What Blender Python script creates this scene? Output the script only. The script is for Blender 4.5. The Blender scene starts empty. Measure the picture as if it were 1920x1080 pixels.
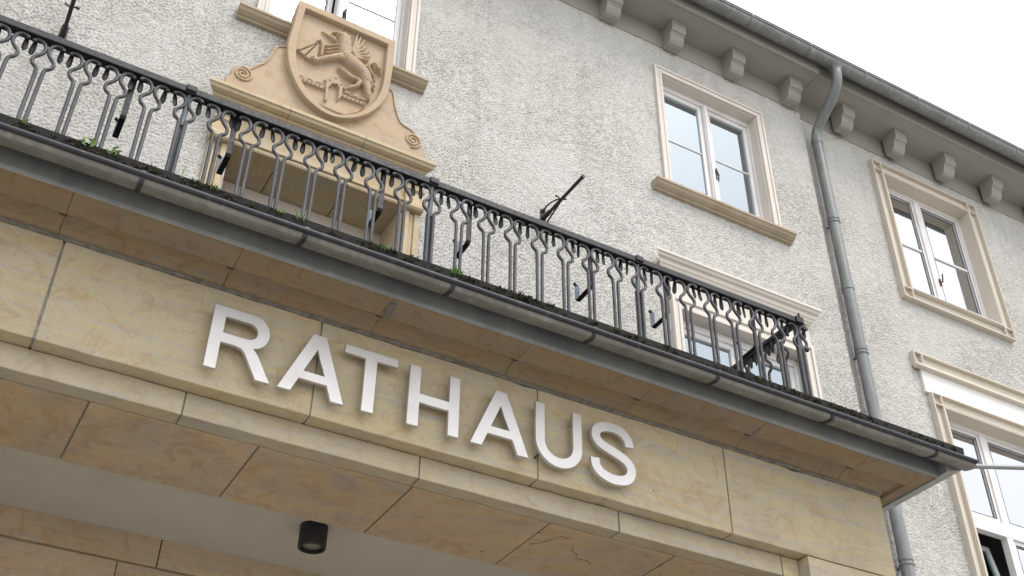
import bpy, bmesh, math, random
import numpy as np
from mathutils import Vector, Matrix
random.seed(7); rng = np.random.default_rng(11)
scene = bpy.context.scene
# ---------------------------------------------------------------- camera, sky, sun, exposure
cd = bpy.data.cameras.new('camera'); cam = bpy.data.objects.new('camera', cd)
scene.collection.objects.link(cam); scene.camera = cam
cd.sensor_width = 36.0; cd.lens = 40.37; cd.clip_start = 0.05; cd.clip_end = 3000
yaw, pitch, roll = math.radians(28.973), math.radians(37.471), math.radians(-0.669)
fw = Vector((math.sin(yaw)*math.cos(pitch), math.cos(yaw)*math.cos(pitch), math.sin(pitch)))
rt0 = Vector((math.cos(yaw), -math.sin(yaw), 0)); dn0 = -rt0.cross(fw)
rt = rt0*math.cos(roll) + dn0*math.sin(roll); dn = -rt0*math.sin(roll) + dn0*math.cos(roll)
Rm = Matrix((rt, -dn, -fw)).transposed()
cam.matrix_world = Rm.to_4x4()
SUN_EL, SUN_AZ = math.radians(58), math.radians(25)      # azimuth measured from -y (in front of the facade) towards +x
world = bpy.data.worlds.new('World'); scene.world = world; world.use_nodes = True
wn = world.node_tree; wn.nodes.clear()
sky = wn.nodes.new('ShaderNodeTexSky'); sky.sky_type = 'NISHITA'; sky.sun_disc = False
sky.sun_elevation = SUN_EL; sky.sun_rotation = math.pi - SUN_AZ; sky.air_density = 1.0; sky.dust_density = 4.0; sky.ozone_density = 1.0
hs = wn.nodes.new('ShaderNodeHueSaturation'); hs.inputs['Saturation'].default_value = 0.35
mx = wn.nodes.new('ShaderNodeMix'); mx.data_type = 'RGBA'; mx.inputs[0].default_value = 0.72
mx.inputs[7].default_value = (7.6, 7.8, 8.1, 1)          # even white overcast layer
bg = wn.nodes.new('ShaderNodeBackground'); bg.inputs['Strength'].default_value = 0.12
wo = wn.nodes.new('ShaderNodeOutputWorld')
wn.links.new(sky.outputs[0], hs.inputs['Color']); wn.links.new(hs.outputs[0], mx.inputs[6])
wn.links.new(mx.outputs[2], bg.inputs[0]); wn.links.new(bg.outputs[0], wo.inputs[0])
sd = bpy.data.lights.new('sun', 'SUN'); sd.energy = 1.1; sd.angle = math.radians(22); sd.color = (1.0, 0.965, 0.92)
sun = bpy.data.objects.new('sun', sd); scene.collection.objects.link(sun)
sdir = Vector((math.sin(SUN_AZ)*math.cos(SUN_EL), -math.cos(SUN_AZ)*math.cos(SUN_EL), math.sin(SUN_EL)))
sun.rotation_euler = sdir.to_track_quat('Z', 'Y').to_euler()
scene.view_settings.view_transform = 'Standard'; scene.view_settings.look = 'None'
scene.view_settings.exposure = 1.05; scene.view_settings.gamma = 1.0; scene.view_settings.use_curve_mapping = False
scene.cycles.max_bounces = 8; scene.cycles.diffuse_bounces = 5; scene.cycles.glossy_bounces = 4; scene.cycles.transparent_max_bounces = 12
# ---------------------------------------------------------------- material helpers
class NT:
    def __init__(s, name):
        s.m = bpy.data.materials.new(name); s.m.use_nodes = True; s.t = s.m.node_tree; s.t.nodes.clear()
        s.out = s.n('ShaderNodeOutputMaterial')
    def n(s, t, **kw):
        x = s.t.nodes.new(t)
        for k, v in kw.items(): setattr(x, k, v)
        return x
    def l(s, a, b): s.t.links.new(a, b)
    def pos(s, scale=(1,1,1), rnd=0.0, rotz=0.0):
        g = s.n('ShaderNodeNewGeometry'); o = g.outputs['Position']
        if rnd:
            oi = s.n('ShaderNodeObjectInfo'); a = s.n('ShaderNodeVectorMath', operation='MULTIPLY_ADD')
            cv = s.n('ShaderNodeCombineXYZ')
            m1 = s.n('ShaderNodeMath', operation='MULTIPLY'); m1.inputs[1].default_value = rnd; s.l(oi.outputs['Random'], m1.inputs[0])
            m2 = s.n('ShaderNodeMath', operation='MULTIPLY'); m2.inputs[1].default_value = rnd*2.7; s.l(oi.outputs['Random'], m2.inputs[0])
            s.l(m1.outputs[0], cv.inputs[0]); s.l(m2.outputs[0], cv.inputs[1]); s.l(m2.outputs[0], cv.inputs[2])
            a.operation = 'ADD'; s.l(o, a.inputs[0]); s.l(cv.outputs[0], a.inputs[1]); o = a.outputs[0]
        mp = s.n('ShaderNodeMapping'); mp.inputs['Scale'].default_value = scale; mp.inputs['Rotation'].default_value = (0, rotz, 0)
        s.l(o, mp.inputs[0]); return mp.outputs[0]
    def noise(s, vec, scale, detail=4, rough=.55, dist=0.0):
        x = s.n('ShaderNodeTexNoise'); x.inputs['Scale'].default_value = scale; x.inputs['Detail'].default_value = detail
        x.inputs['Roughness'].default_value = rough; x.inputs['Distortion'].default_value = dist; s.l(vec, x.inputs['Vector']); return x.outputs[0]
    def vor(s, vec, scale, feature='F1', rand=1.0):
        x = s.n('ShaderNodeTexVoronoi', feature=feature); x.inputs['Scale'].default_value = scale; x.inputs['Randomness'].default_value = rand
        s.l(vec, x.inputs['Vector']); return x.outputs['Distance']
    def ramp(s, fac, stops, interp='LINEAR'):
        r = s.n('ShaderNodeValToRGB'); r.color_ramp.interpolation = interp; e = r.color_ramp.elements
        while len(e) < len(stops): e.new(0.5)
        for i, (p, c) in enumerate(stops):
            e[i].position = p; e[i].color = (c, c, c, 1) if isinstance(c, (int, float)) else (*c, 1)
        s.l(fac, r.inputs[0]); return r.outputs[0]
    def mix(s, fac, a, b, mode='MIX'):
        x = s.n('ShaderNodeMix', data_type='RGBA', blend_type=mode)
        for v, i in ((fac, 0), (a, 6), (b, 7)):
            if isinstance(v, (int, float)): x.inputs[i].default_value = v if i == 0 else (v, v, v, 1)
            elif isinstance(v, tuple): x.inputs[i].default_value = (*v, 1)
            else: s.l(v, x.inputs[i])
        return x.outputs[2]
    def math(s, op, a, b=0.0):
        x = s.n('ShaderNodeMath', operation=op)
        for v, i in ((a, 0), (b, 1)):
            if isinstance(v, (int, float)): x.inputs[i].default_value = v
            else: s.l(v, x.inputs[i])
        return x.outputs[0]
    def bump(s, h, strength=.5, dist=.01, nrm=None):
        b = s.n('ShaderNodeBump'); b.inputs['Strength'].default_value = strength; b.inputs['Distance'].default_value = dist
        s.l(h, b.inputs['Height'])
        if nrm is not None: s.l(nrm, b.inputs['Normal'])
        return b.outputs[0]
    def pbr(s, col, rough=.8, metal=0.0, nrm=None, spec=.5):
        p = s.n('ShaderNodeBsdfPrincipled')
        for v, k in ((col, 'Base Color'), (rough, 'Roughness'), (metal, 'Metallic')):
            if isinstance(v, tuple): p.inputs[k].default_value = (*v, 1)
            elif isinstance(v, (int, float)): p.inputs[k].default_value = v
            else: s.l(v, p.inputs[k])
        p.inputs['Specular IOR Level'].default_value = spec
        if nrm is not None: s.l(nrm, p.inputs['Normal'])
        s.l(p.outputs[0], s.out.inputs[0]); return s.m

def mat_plaster():
    t = NT('roughcast_plaster'); v = t.pos()
    w = t.noise(v, 14, 2, .5)
    wv = t.n('ShaderNodeVectorMath', operation='MULTIPLY_ADD'); 
    nv = t.n('ShaderNodeTexNoise'); nv.inputs['Scale'].default_value = 22; nv.inputs['Detail'].default_value = 2; t.l(v, nv.inputs['Vector'])
    t.l(nv.outputs[1], wv.inputs[0]); wv.inputs[1].default_value = (.07, .07, .07); t.l(v, wv.inputs[2])
    c1 = t.vor(wv.outputs[0], 30, 'F1'); c2 = t.noise(wv.outputs[0], 34, 5, .7, 1.1); c3 = t.noise(v, 110, 3, .6)
    h = t.math('ADD', t.math('MULTIPLY', c1, -.7), t.math('MULTIPLY', t.ramp(c2, [(.34, 0.0), (.62, 1.0)]), 1.1)); h = t.math('ADD', h, t.math('MULTIPLY', c3, .3))
    big = t.noise(v, .55, 5, .6); mid = t.noise(v, 5, 4, .6)
    col = t.mix(t.ramp(big, [(.35, 0.0), (.7, 1.0)]), (.525, .512, .484), (.62, .606, .578))
    col = t.mix(t.math('MULTIPLY', t.ramp(mid, [(.45, 0.0), (.75, 1.0)]), .35), col, (.40, .395, .36))
    st = t.ramp(t.noise(t.pos((7,7,.45)), 1.1, 4, .6), [(.52, 0.0), (.72, 1.0)])
    col = t.mix(t.math('MULTIPLY', st, .22), col, (.30, .29, .26))
    # cavity colour: shade in the roughcast pits painted as a darker tone
    pit = t.math('MULTIPLY', t.ramp(c2, [(.36, 1.0), (.46, 0.0)]), t.ramp(t.noise(v, 2.2, 3, .6), [(.3, .35), (.65, 1.0)]))
    col = t.mix(t.math('MULTIPLY', pit, .55), col, (.21, .20, .175))
    return t.pbr(col, .92, 0, t.bump(h, .55, .012), .2)
def mat_stone(name, ca, cb, cc, cd_, rnd=13.0, bands=(.55, .8, 3.2), bump=.35, spots=1.0):
    t = NT(name); v = t.pos(bands, rnd); u = t.pos((1,1,1), rnd)
    f = t.noise(v, 1.7, 6, .62, 1.6); g = t.noise(v, 5.5, 4, .6, .8); k = t.noise(u, .9, 3, .5)
    col = t.ramp(f, [(.28, ca), (.43, cb), (.55, cc), (.68, cd_), (.8, cb)])
    col = t.mix(t.math('MULTIPLY', t.ramp(g, [(.4, 0.0), (.65, 1.0)]), .4), col, ca)
    oi = t.n('ShaderNodeObjectInfo')
    col = t.mix(t.math('MULTIPLY', oi.outputs['Random'], .35), col, cc)
    col = t.mix(t.math('MULTIPLY', t.ramp(k, [(.45, 0.0), (.7, 1.0)]), .5), col, tuple(x*y for x, y in zip(cb, (.70,.72,.80))))
    gri = t.ramp(t.noise(t.pos((.8,1,1), rnd*1.7), 1.15, 6, .72, .9), [(.50, 0.0), (.68, 1.0)])
    col = t.mix(t.math('MULTIPLY', gri, .42 if rnd > 10 else .2), col, (.21, .195, .17))
    lay = t.ramp(t.noise(t.pos((.35,.5,7), rnd, .12), 1.5, 4, .6, 1.2), [(.36, 0.0), (.46, 1.0), (.54, .2), (.64, 1.0)])
    col = t.mix(t.math('MULTIPLY', lay, .6), col, tuple(x*y for x, y in zip(cb, (1.10,.98,.64))))
    blo = t.ramp(t.noise(u, 6.5, 5, .7, 1.5), [(.50, 0.0), (.66, 1.0)])
    col = t.mix(t.math('MULTIPLY', blo, .45), col, tuple(x*y for x, y in zip(cd_, (.95,.8,.7))))
    vein = t.ramp(t.noise(t.pos((1,1,2.2), rnd), 2.6, 3, .5, 2.2), [(.485, 0.0), (.5, 1.0), (.515, 0.0)])
    col = t.mix(t.math('MULTIPLY', vein, .12*spots), col, (.30, .19, .08))
    grain = t.noise(u, 160, 2, .6); col = t.mix(t.math('MULTIPLY', t.ramp(grain, [(.35, 1.0), (.6, 0.0)]), .18), col, (.2, .16, .11))
    vs = t.n('ShaderNodeTexVoronoi'); vs.inputs['Scale'].default_value = 4.2; t.l(u, vs.inputs['Vector'])
    sp = t.ramp(t.math('ADD', vs.outputs['Distance'], t.math('MULTIPLY', t.noise(u, 30, 2, .5), .05)), [(.055, 1.0), (.085, 0.0)])
    sel = t.ramp(t.noise(u, 1.3, 1, .5), [(.48, 0.0), (.52, 1.0)])
    col = t.mix(t.math('MULTIPLY', t.math('MULTIPLY', sp, sel), .8*spots), col, (.16, .08, .03))
    h = t.math('ADD', t.math('MULTIPLY', grain, .4), t.noise(u, 24, 5, .6)); h = t.math('ADD', h, t.math('MULTIPLY', t.noise(v, 12, 3, .5), .8))
    return t.pbr(col, .88, 0, t.bump(h, bump, .006), .25)
def mat_paint(name, c, wear=.3, rough=.6, dirt=(.40, .35, .27)):
    t = NT(name); v = t.pos(); n1 = t.noise(v, 3.0, 5, .65); n2 = t.noise(v, 40, 4, .6)
    col = t.mix(t.math('MULTIPLY', t.ramp(n1, [(.45, 0.0), (.75, 1.0)]), wear), c, dirt)
    col = t.mix(t.math('MULTIPLY', t.ramp(n2, [(.56, 0.0), (.68, 1.0)]), wear*.5), col, dirt)
    return t.pbr(col, rough, 0, t.bump(n2, .12, .003), .35)
def mat_zinc(name, c, cd2, metal=.55, rough=.5, lime=.25):
    t = NT(name); v = t.pos((1, 1, 1)); s_ = t.pos((9, 9, .9))
    n1 = t.noise(v, 2.4, 6, .65, .5); n2 = t.noise(s_, 2.0, 4, .6); n3 = t.noise(v, 30, 4, .7)
    col = t.mix(t.ramp(n1, [(.38, 0.0), (.62, 1.0)]), c, cd2)
    col = t.mix(t.math('MULTIPLY', t.ramp(n2, [(.52, 0.0), (.7, 1.0)]), lime), col, (.46, .46, .43))
    col = t.mix(t.math('MULTIPLY', t.ramp(n3, [(.58, 0.0), (.7, 1.0)]), .3), col, tuple(x*.55 for x in c))
    r = t.ramp(n1, [(.3, rough-.1), (.7, rough+.15)])
    return t.pbr(col, r, metal, t.bump(t.math('ADD', n1, t.math('MULTIPLY', n3, .25)), .25, .01), .5)
def mat_iron(name, c, rough=.45):
    t = NT(name); v = t.pos(); n = t.noise(v, 45, 4, .65); n2 = t.noise(v, 6, 4, .6)
    col = t.mix(t.ramp(n2, [(.4, 0.0), (.7, 1.0)]), c, tuple(x*1.5 for x in c))
    col = t.mix(t.math('MULTIPLY', t.ramp(n, [(.62, 0.0), (.72, 1.0)]), .5), col, (.13, .075, .05))
    return t.pbr(col, t.ramp(n, [(.3, rough), (.7, rough+.2)]), .25, t.bump(n, .25, .003), .5)
def mat_steel():
    t = NT('brushed_steel'); v = t.pos((60, 60, 1.2)); n = t.noise(v, 6, 3, .6); n2 = t.noise(t.pos(), 5, 4, .6)
    col = t.mix(t.ramp(n2, [(.35, 0.0), (.7, 1.0)]), (.62, .60, .58), (.55, .53, .51))
    return t.pbr(col, t.ramp(n, [(.3, .36), (.7, .5)]), .62, t.bump(n, .06, .002), .5)
def mat_simple(name, c, rough=.7, metal=0.0, var=.25, scale=8):
    t = NT(name); n = t.noise(t.pos(), scale, 4, .6)
    col = t.mix(t.ramp(n, [(.35, 0.0), (.7, 1.0)]), c, tuple(x*(1-var) for x in c))
    return t.pbr(col, rough, metal, t.bump(n, .1, .004))
def mat_glass(name, tint=(.86, .93, 1.0), refl=.5):
    t = NT(name); n = t.noise(t.pos(), 1.6, 2, .5); b = t.bump(n, .04, .02)
    g = t.n('ShaderNodeBsdfGlossy'); g.inputs['Color'].default_value = (*tint, 1); g.inputs['Roughness'].default_value = .015; t.l(b, g.inputs['Normal'])
    tr = t.n('ShaderNodeBsdfTransparent'); tr.inputs[0].default_value = (.80, .86, .88, 1)
    fr = t.n('ShaderNodeFresnel'); fr.inputs[0].default_value = 1.5
    m = t.n('ShaderNodeMixShader'); f = t.math('ADD', fr.outputs[0], refl); t.l(f, m.inputs[0])
    t.l(tr.outputs[0], m.inputs[1]); t.l(g.outputs[0], m.inputs[2]); t.l(m.outputs[0], t.out.inputs[0]); return t.m
def mat_ground():
    t = NT('cobbled_ground'); v = t.pos(); n = t.noise(v, .4, 5, .6)
    d = t.vor(v, 8); col = t.mix(t.ramp(d, [(.3, 0.0), (.6, 1.0)]), (.46, .44, .40), (.26, .245, .22))
    col = t.mix(t.math('MULTIPLY', n, .4), col, (.22, .21, .19))
    return t.pbr(col, .85, 0, t.bump(d, .5, .02))
M = dict(
 plaster=mat_plaster(),
 stone=mat_stone('sandstone_ashlar', (.43,.36,.24), (.48,.43,.335), (.425,.395,.35), (.395,.30,.175)),
 stone_under=mat_stone('sandstone_weathered', (.44,.325,.23), (.475,.38,.29), (.40,.355,.305), (.35,.235,.155)),
 stone_band=mat_stone('grey_sandstone', (.385,.335,.26), (.42,.385,.325), (.40,.38,.345), (.36,.30,.225)),
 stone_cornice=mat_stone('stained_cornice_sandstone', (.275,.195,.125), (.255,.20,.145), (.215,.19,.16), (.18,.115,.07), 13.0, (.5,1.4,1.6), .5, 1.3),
 crest=mat_stone('carved_sandstone', (.405,.30,.225), (.44,.35,.275), (.41,.35,.29), (.375,.275,.20), 0.0, (1,1,1.5), .25, .15),
 surround=mat_stone('smooth_sandstone', (.43,.35,.245), (.48,.405,.30), (.47,.41,.325), (.38,.30,.205), 9.0, (.6,.8,2.4), .2, .3),
 mortar=mat_simple('mortar', (.36,.345,.32), .95, 0, .35, 30),
 cream=mat_paint('cream_trim_paint', (.545,.495,.42), .22, .7),
 cream2=mat_paint('pale_trim_paint', (.585,.54,.49), .22, .7),
 panel=mat_paint('white_panel_paint', (.70,.685,.67), .08, .6),
 sill=mat_paint('ochre_sill_stone', (.36,.295,.215), .6, .8, (.22,.17,.12)),
 wood=mat_paint('white_window_paint', (.68,.665,.66), .3, .5, (.40,.36,.31)),
 eave=mat_paint('grey_eave_paint', (.30,.29,.265), .3, .75, (.20,.185,.16)),
 zinc=mat_zinc('zinc_gutter', (.15,.145,.135), (.22,.21,.19), .25, .55, .25),
 zinc_blue=mat_zinc('zinc_flashing', (.21,.22,.22), (.27,.28,.275), .2, .5, .15),
 zinc_eave=mat_zinc('zinc_patinated', (.15,.16,.158), (.20,.21,.205), .3, .5, .3),
 zinc_bead=mat_zinc('zinc_bead', (.022,.024,.03), (.038,.04,.047), .3, .55, .06),
 iron=mat_iron('dark_wrought_iron', (.009,.009,.012), .45),
 bar=mat_iron('grey_wrought_iron', (.052,.052,.057), .5),
 post=mat_iron('grey_post_iron', (.085,.098,.108), .5),
 steel=mat_steel(),
 black=mat_simple('black_metal', (.012,.012,.013), .5, 0, .2),
 lens=mat_simple('frosted_lens', (.20,.21,.19), .25, 0, .3, 20),
 grime_mortar=mat_simple('weathered_mortar', (.19,.175,.15), .95, 0, .5, 25), glass_dark=mat_glass('window_glass_open', (.7,.8,.8), .03),
 ceiling=mat_paint('ceiling_plaster', (.45,.425,.375), .22, .9, (.27,.255,.225)),
 deck=mat_simple('roof_bitumen', (.012,.011,.010), .95, 0, .4, 30),
 roof=mat_simple('clay_tiles', (.035,.03,.035), .9, 0, .4, 6),
 glass=mat_glass('window_glass', (.84,.93,1.0), .30), glass2=mat_glass('window_glass_grey', (.94,.95,1.0), .47),
 room=mat_simple('room_plaster', (.32,.33,.32), .9), curtain=mat_simple('pale_blind', (.52,.58,.62), .8, 0, .08),
 ground=mat_ground(), holder=mat_iron('sheen_tinted_plate', (.13,.165,.20), .4),  # holder plate iron: paler blue-grey paints in the sheen of its front face
 darkclamp=mat_simple('rusty_clamp', (.11,.07,.05), .9, 0, .5, 60),
)
def mat_green(name, a, b):
    t = NT(name); n = t.noise(t.pos(), 38, 3, .6); oi = t.n('ShaderNodeObjectInfo')
    return t.pbr(t.ramp(n, [(.35, a), (.5, b), (.68, (.06,.034,.012))] if 'moss' in name else [(.3, a), (.7, b)]), .9)
M['moss'] = mat_green('moss_clumps', (.006,.006,.004), (.022,.026,.008))
M['grass'] = mat_green('weed_leaves', (.06,.12,.03), (.16,.24,.07)); M['leaf'] = mat_green('tree_leaves', (.03,.07,.02), (.07,.12,.03))
M['bark'] = mat_simple('bark', (.09,.07,.05), .95, 0, .5, 30)
# ---------------------------------------------------------------- object helpers
COL = scene.collection
class MB:
    def __init__(s): s.v = []; s.f = []; s.sm = []
    def add(s, vs, fs, smooth=False):
        o = len(s.v); s.v += [tuple(p) for p in vs]; s.f += [tuple(i+o for i in f) for f in fs]; s.sm += [smooth]*len(fs); return s
    def box(s, x0, x1, y0, y1, z0, z1):
        return s.add([(x, y, z) for z in (z0, z1) for y in (y0, y1) for x in (x0, x1)],
                     [(0,2,3,1),(4,5,7,6),(0,1,5,4),(2,6,7,3),(0,4,6,2),(1,3,7,5)])
    def rings(s, rings, smooth=False, closed=True, cap=True):
        n = len(rings[0]); vs = [p for r in rings for p in r]; fs = []
        for i in range(len(rings)-1):
            for j in range(n if closed else n-1):
                k = (j+1) % n; fs.append((i*n+j, i*n+k, (i+1)*n+k, (i+1)*n+j))
        s.add(vs, fs, smooth)
        if cap and closed: s.add(rings[0], [tuple(range(n))]); s.add(rings[-1], [tuple(range(n))[::-1]])
        return s
    def px(s, prof, x0, x1): return s.rings([[(x, y, z) for y, z in prof] for x in (x0, x1)])
    def jx(s, prof, x0, x1, amp=.0016, step=.09):   # like px, with worn, slightly uneven edges
        n = max(2, int(abs(x1-x0)/step)); R = []; k = len(prof); ph = [[random.gauss(0, amp*.6) for _ in range(3)] for _ in prof]
        for i in range(n+1):
            x = x0+(x1-x0)*i/n; r = []
            for j, (y, z) in enumerate(prof):
                if i in (0, n): r.append((x+random.uniform(-amp, amp)*.6, y+ph[j][1]*.5, z+ph[j][2]*.5))
                else:
                    c = random.uniform(.003, .010) if random.random() < .035 else 0
                    cy = sum(p[0] for p in prof)/k; cz = sum(p[1] for p in prof)/k
                    r.append((x, y+random.gauss(0, amp*.55)+(c if cy > y else -c), z+random.gauss(0, amp*.55)+(c if cz > z else -c)))
            R.append(r)
        return s.rings(R)
    def pz(s, prof, z0, z1): return s.rings([[(x, y, z) for x, y in prof] for z in (z0, z1)])
    def tube(s, path, r, n=8, cap=True):
        P = [Vector(p) for p in path]; rs = r if isinstance(r, (list, tuple)) else [r]*len(P); R = []
        t = (P[1]-P[0]).normalized(); u = t.orthogonal().normalized()
        for i, p in enumerate(P):
            t = (P[min(i+1, len(P)-1)]-P[max(i-1, 0)]).normalized(); u = (u - t*u.dot(t)).normalized(); w = t.cross(u)
            R.append([tuple(p + (u*math.cos(a)+w*math.sin(a))*rs[i]) for a in [2*math.pi*k/n for k in range(n)]])
        return s.rings(R, True, True, cap)
    def strap(s, path, wx, th):                  # flat bar of width wx along x following a path of (x,y,z)
        P = [Vector(p) for p in path]; R = []
        for i, p in enumerate(P):
            t = (P[min(i+1, len(P)-1)]-P[max(i-1, 0)]); t.x = 0; t.normalize(); nrm = Vector((0, -t.z, t.y))
            R.append([tuple(p+Vector((a*wx/2, 0, 0))+nrm*(b*th/2)) for a, b in ((-1,-1),(1,-1),(1,1),(-1,1))])
        return s.rings(R)
    def mesh(s, name, origin=(0,0,0), weld=False):
        me = bpy.data.meshes.new(name); o = origin
        me.from_pydata([(a-o[0], b-o[1], c-o[2]) for a, b, c in s.v], [], s.f)
        me.polygons.foreach_set('use_smooth', s.sm)
        bm = bmesh.new(); bm.from_mesh(me)
        if weld: bmesh.ops.remove_doubles(bm, verts=bm.verts, dist=1e-5)
        bmesh.ops.recalc_face_normals(bm, faces=bm.faces); bm.to_mesh(me); bm.free(); return me
def link(name, me, mat, parent=None, bevel=0, origin=(0,0,0), seg=2):
    ob = bpy.data.objects.new(name, me); COL.objects.link(ob)
    if mat is not None and not me.materials: me.materials.append(mat)
    if parent is not None: ob.parent = parent
    else: ob.location = origin
    if bevel:
        b = ob.modifiers.new('bevel', 'BEVEL'); b.width = bevel; b.segments = seg; b.limit_method = 'ANGLE'; b.angle_limit = math.radians(40)
    return ob
def org(parent):
    p = parent
    while p is not None and p.parent is not None: p = p.parent
    return tuple(p.location) if p is not None else (0,0,0)
def part(name, mb, mat, parent, bevel=0, label=None):
    ob = link(name, mb.mesh(name, org(parent)), mat, parent, bevel)
    if label: ob['label'] = label
    return ob
def tag(o, label, cat, group=None):
    o['label'] = label; o['category'] = cat
    if group: o['group'] = group
    return o
def thing(name, loc, label, cat, group=None):
    o = bpy.data.objects.new(name, None); COL.objects.link(o); o.location = loc; o.empty_display_size = .2
    return tag(o, label, cat, group)
def structure(name, mb, mat):
    o = link(name, mb.mesh(name), mat); o['kind'] = 'structure'; return o
def solo(name, mb, mat, loc, label, cat, group=None, bevel=0):
    o = link(name, mb.mesh(name, loc), mat, None, bevel, loc); return tag(o, label, cat, group)
def dup(ob, delta, parent=None, **props):
    c = ob.copy(); COL.objects.link(c); c.location = Vector(ob.location)+Vector(delta)
    if parent is not None: c.parent = parent
    for k, v in props.items(): c[k] = v
    return c
def dup_part(ob, delta, parent=None):
    c = ob.copy(); COL.objects.link(c); c.parent = parent or ob.parent
    c.location = Vector(ob.location)+Vector(delta)
    for ch in ob.children:
        d = ch.copy(); COL.objects.link(d); d.parent = c
    return c
def dup_tree(root, delta, label):
    c = root.copy(); COL.objects.link(c); c.location = Vector(root.location)+Vector(delta); c['label'] = label
    for ch in root.children: dup_part(ch, (0,0,0), c)
    return c
def poly_mesh(name, loops, y0, y1, origin=(0,0,0), bev=0.0, res=2):
    """closed outlines in x,z (holes by nesting) made solid between y0 (front) and y1"""
    cu = bpy.data.curves.new(name, 'CURVE'); cu.dimensions = '2D'; cu.fill_mode = 'BOTH'
    cu.extrude = (y1-y0)/2-bev; cu.bevel_depth = bev; cu.bevel_resolution = 1
    if bev: cu.offset = -bev
    for lp in loops:
        sp = cu.splines.new('POLY'); sp.points.add(len(lp)-1); sp.use_cyclic_u = True
        for p, q in zip(sp.points, lp): p.co = (q[0], q[1], 0, 1)
    ob = bpy.data.objects.new(name, cu); COL.objects.link(ob)
    dg = bpy.context.evaluated_depsgraph_get(); me = bpy.data.meshes.new_from_object(ob.evaluated_get(dg))
    bpy.data.objects.remove(ob); bpy.data.curves.remove(cu)
    ym = (y0+y1)/2
    me.transform(Matrix(((1,0,0,-origin[0]),(0,0,-1,ym-origin[1]),(0,1,0,-origin[2]),(0,0,0,1)))); me.name = name
    return me
def stroke(path, w):
    P = [Vector((a, b)) for a, b in path]; L = []; R = []
    for i, p in enumerate(P):
        t = (P[min(i+1, len(P)-1)]-P[max(i-1, 0)]).normalized(); n = Vector((-t.y, t.x)); L.append(tuple(p+n*w/2)); R.append(tuple(p-n*w/2))
    return L+R[::-1]
def arc(cx, cz, rx, rz, a0, a1, n=12):
    return [(cx+rx*math.cos(math.radians(a0+(a1-a0)*i/n)), cz+rz*math.sin(math.radians(a0+(a1-a0)*i/n))) for i in range(n+1)]
def spline(pts, n=8):
    out = []; P = [Vector(p) for p in pts]; P = [P[0]*2-P[1]]+P+[P[-1]*2-P[-2]]
    for i in range(1, len(P)-2):
        for k in range(n):
            t = k/n; a, b, c, d = P[i-1:i+3]
            out.append(tuple(.5*((2*b)+(c-a)*t+(2*a-5*b+4*c-d)*t*t+(3*b-3*c+d-a)*t**3)))
    out.append(tuple(P[-2])); return out
# ================================================================ the ground
structure('ground', MB().add([(-600,-600,-1.6),(600,-600,-1.6),(600,600,-1.6),(-600,600,-1.6)], [(0,1,2,3)]), M['ground'])
YW, YR, XC = 6.70, 6.775, 7.575        # left wall face, right wall face (set back a little), the corner between them
# ================================================================ the town hall
hall = thing('town_hall', (2.0, 6.7, -1.6), 'pale roughcast town hall with cream window surrounds under a bracketed grey eave', 'building')
WIN1 = (5.525, 6.837, 7.80, 9.51); CW = (WIN1[0]-4.279, WIN1[1]-4.279, 7.80, 9.51)
WINC = (5.47, 6.95, 4.6, 6.28); DOOR = (1.19, 2.645, 2.9, 6.30)
WIN2 = (8.82, 10.27, 7.83, 9.615); WIN3 = (8.84, 11.10, 3.6, 6.30)
def wall(name, x0, x1, z0, z1, y, depth, holes, mat):
    xs = sorted({x0, x1, *[h[0] for h in holes], *[h[1] for h in holes]}); zs = sorted({z0, z1, *[h[2] for h in holes], *[h[3] for h in holes]})
    m = MB()
    for a, b in zip(xs, xs[1:]):
        for c, d in zip(zs, zs[1:]):
            if any(h[0] <= a and b <= h[1] and h[2] <= c and d <= h[3] for h in holes): continue
            m.add([(a,y,c),(b,y,c),(b,y,d),(a,y,d)], [(0,1,2,3)])
    for a, b, c, d in holes:
        e = y+depth
        m.add([(a,y,c),(a,y,d),(a,e,d),(a,e,c)], [(0,1,2,3)]); m.add([(b,y,c),(b,y,d),(b,e,d),(b,e,c)], [(3,2,1,0)])
        m.add([(a,y,d),(b,y,d),(b,e,d),(a,e,d)], [(0,1,2,3)]); m.add([(a,y,c),(b,y,c),(b,e,c),(a,e,c)], [(3,2,1,0)])
    me = bpy.data.meshes.new(name); o = org(hall)
    me.from_pydata([(p[0]-o[0], p[1]-o[1], p[2]-o[2]) for p in m.v], [], m.f)
    return link(name, me, mat, hall)
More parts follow.
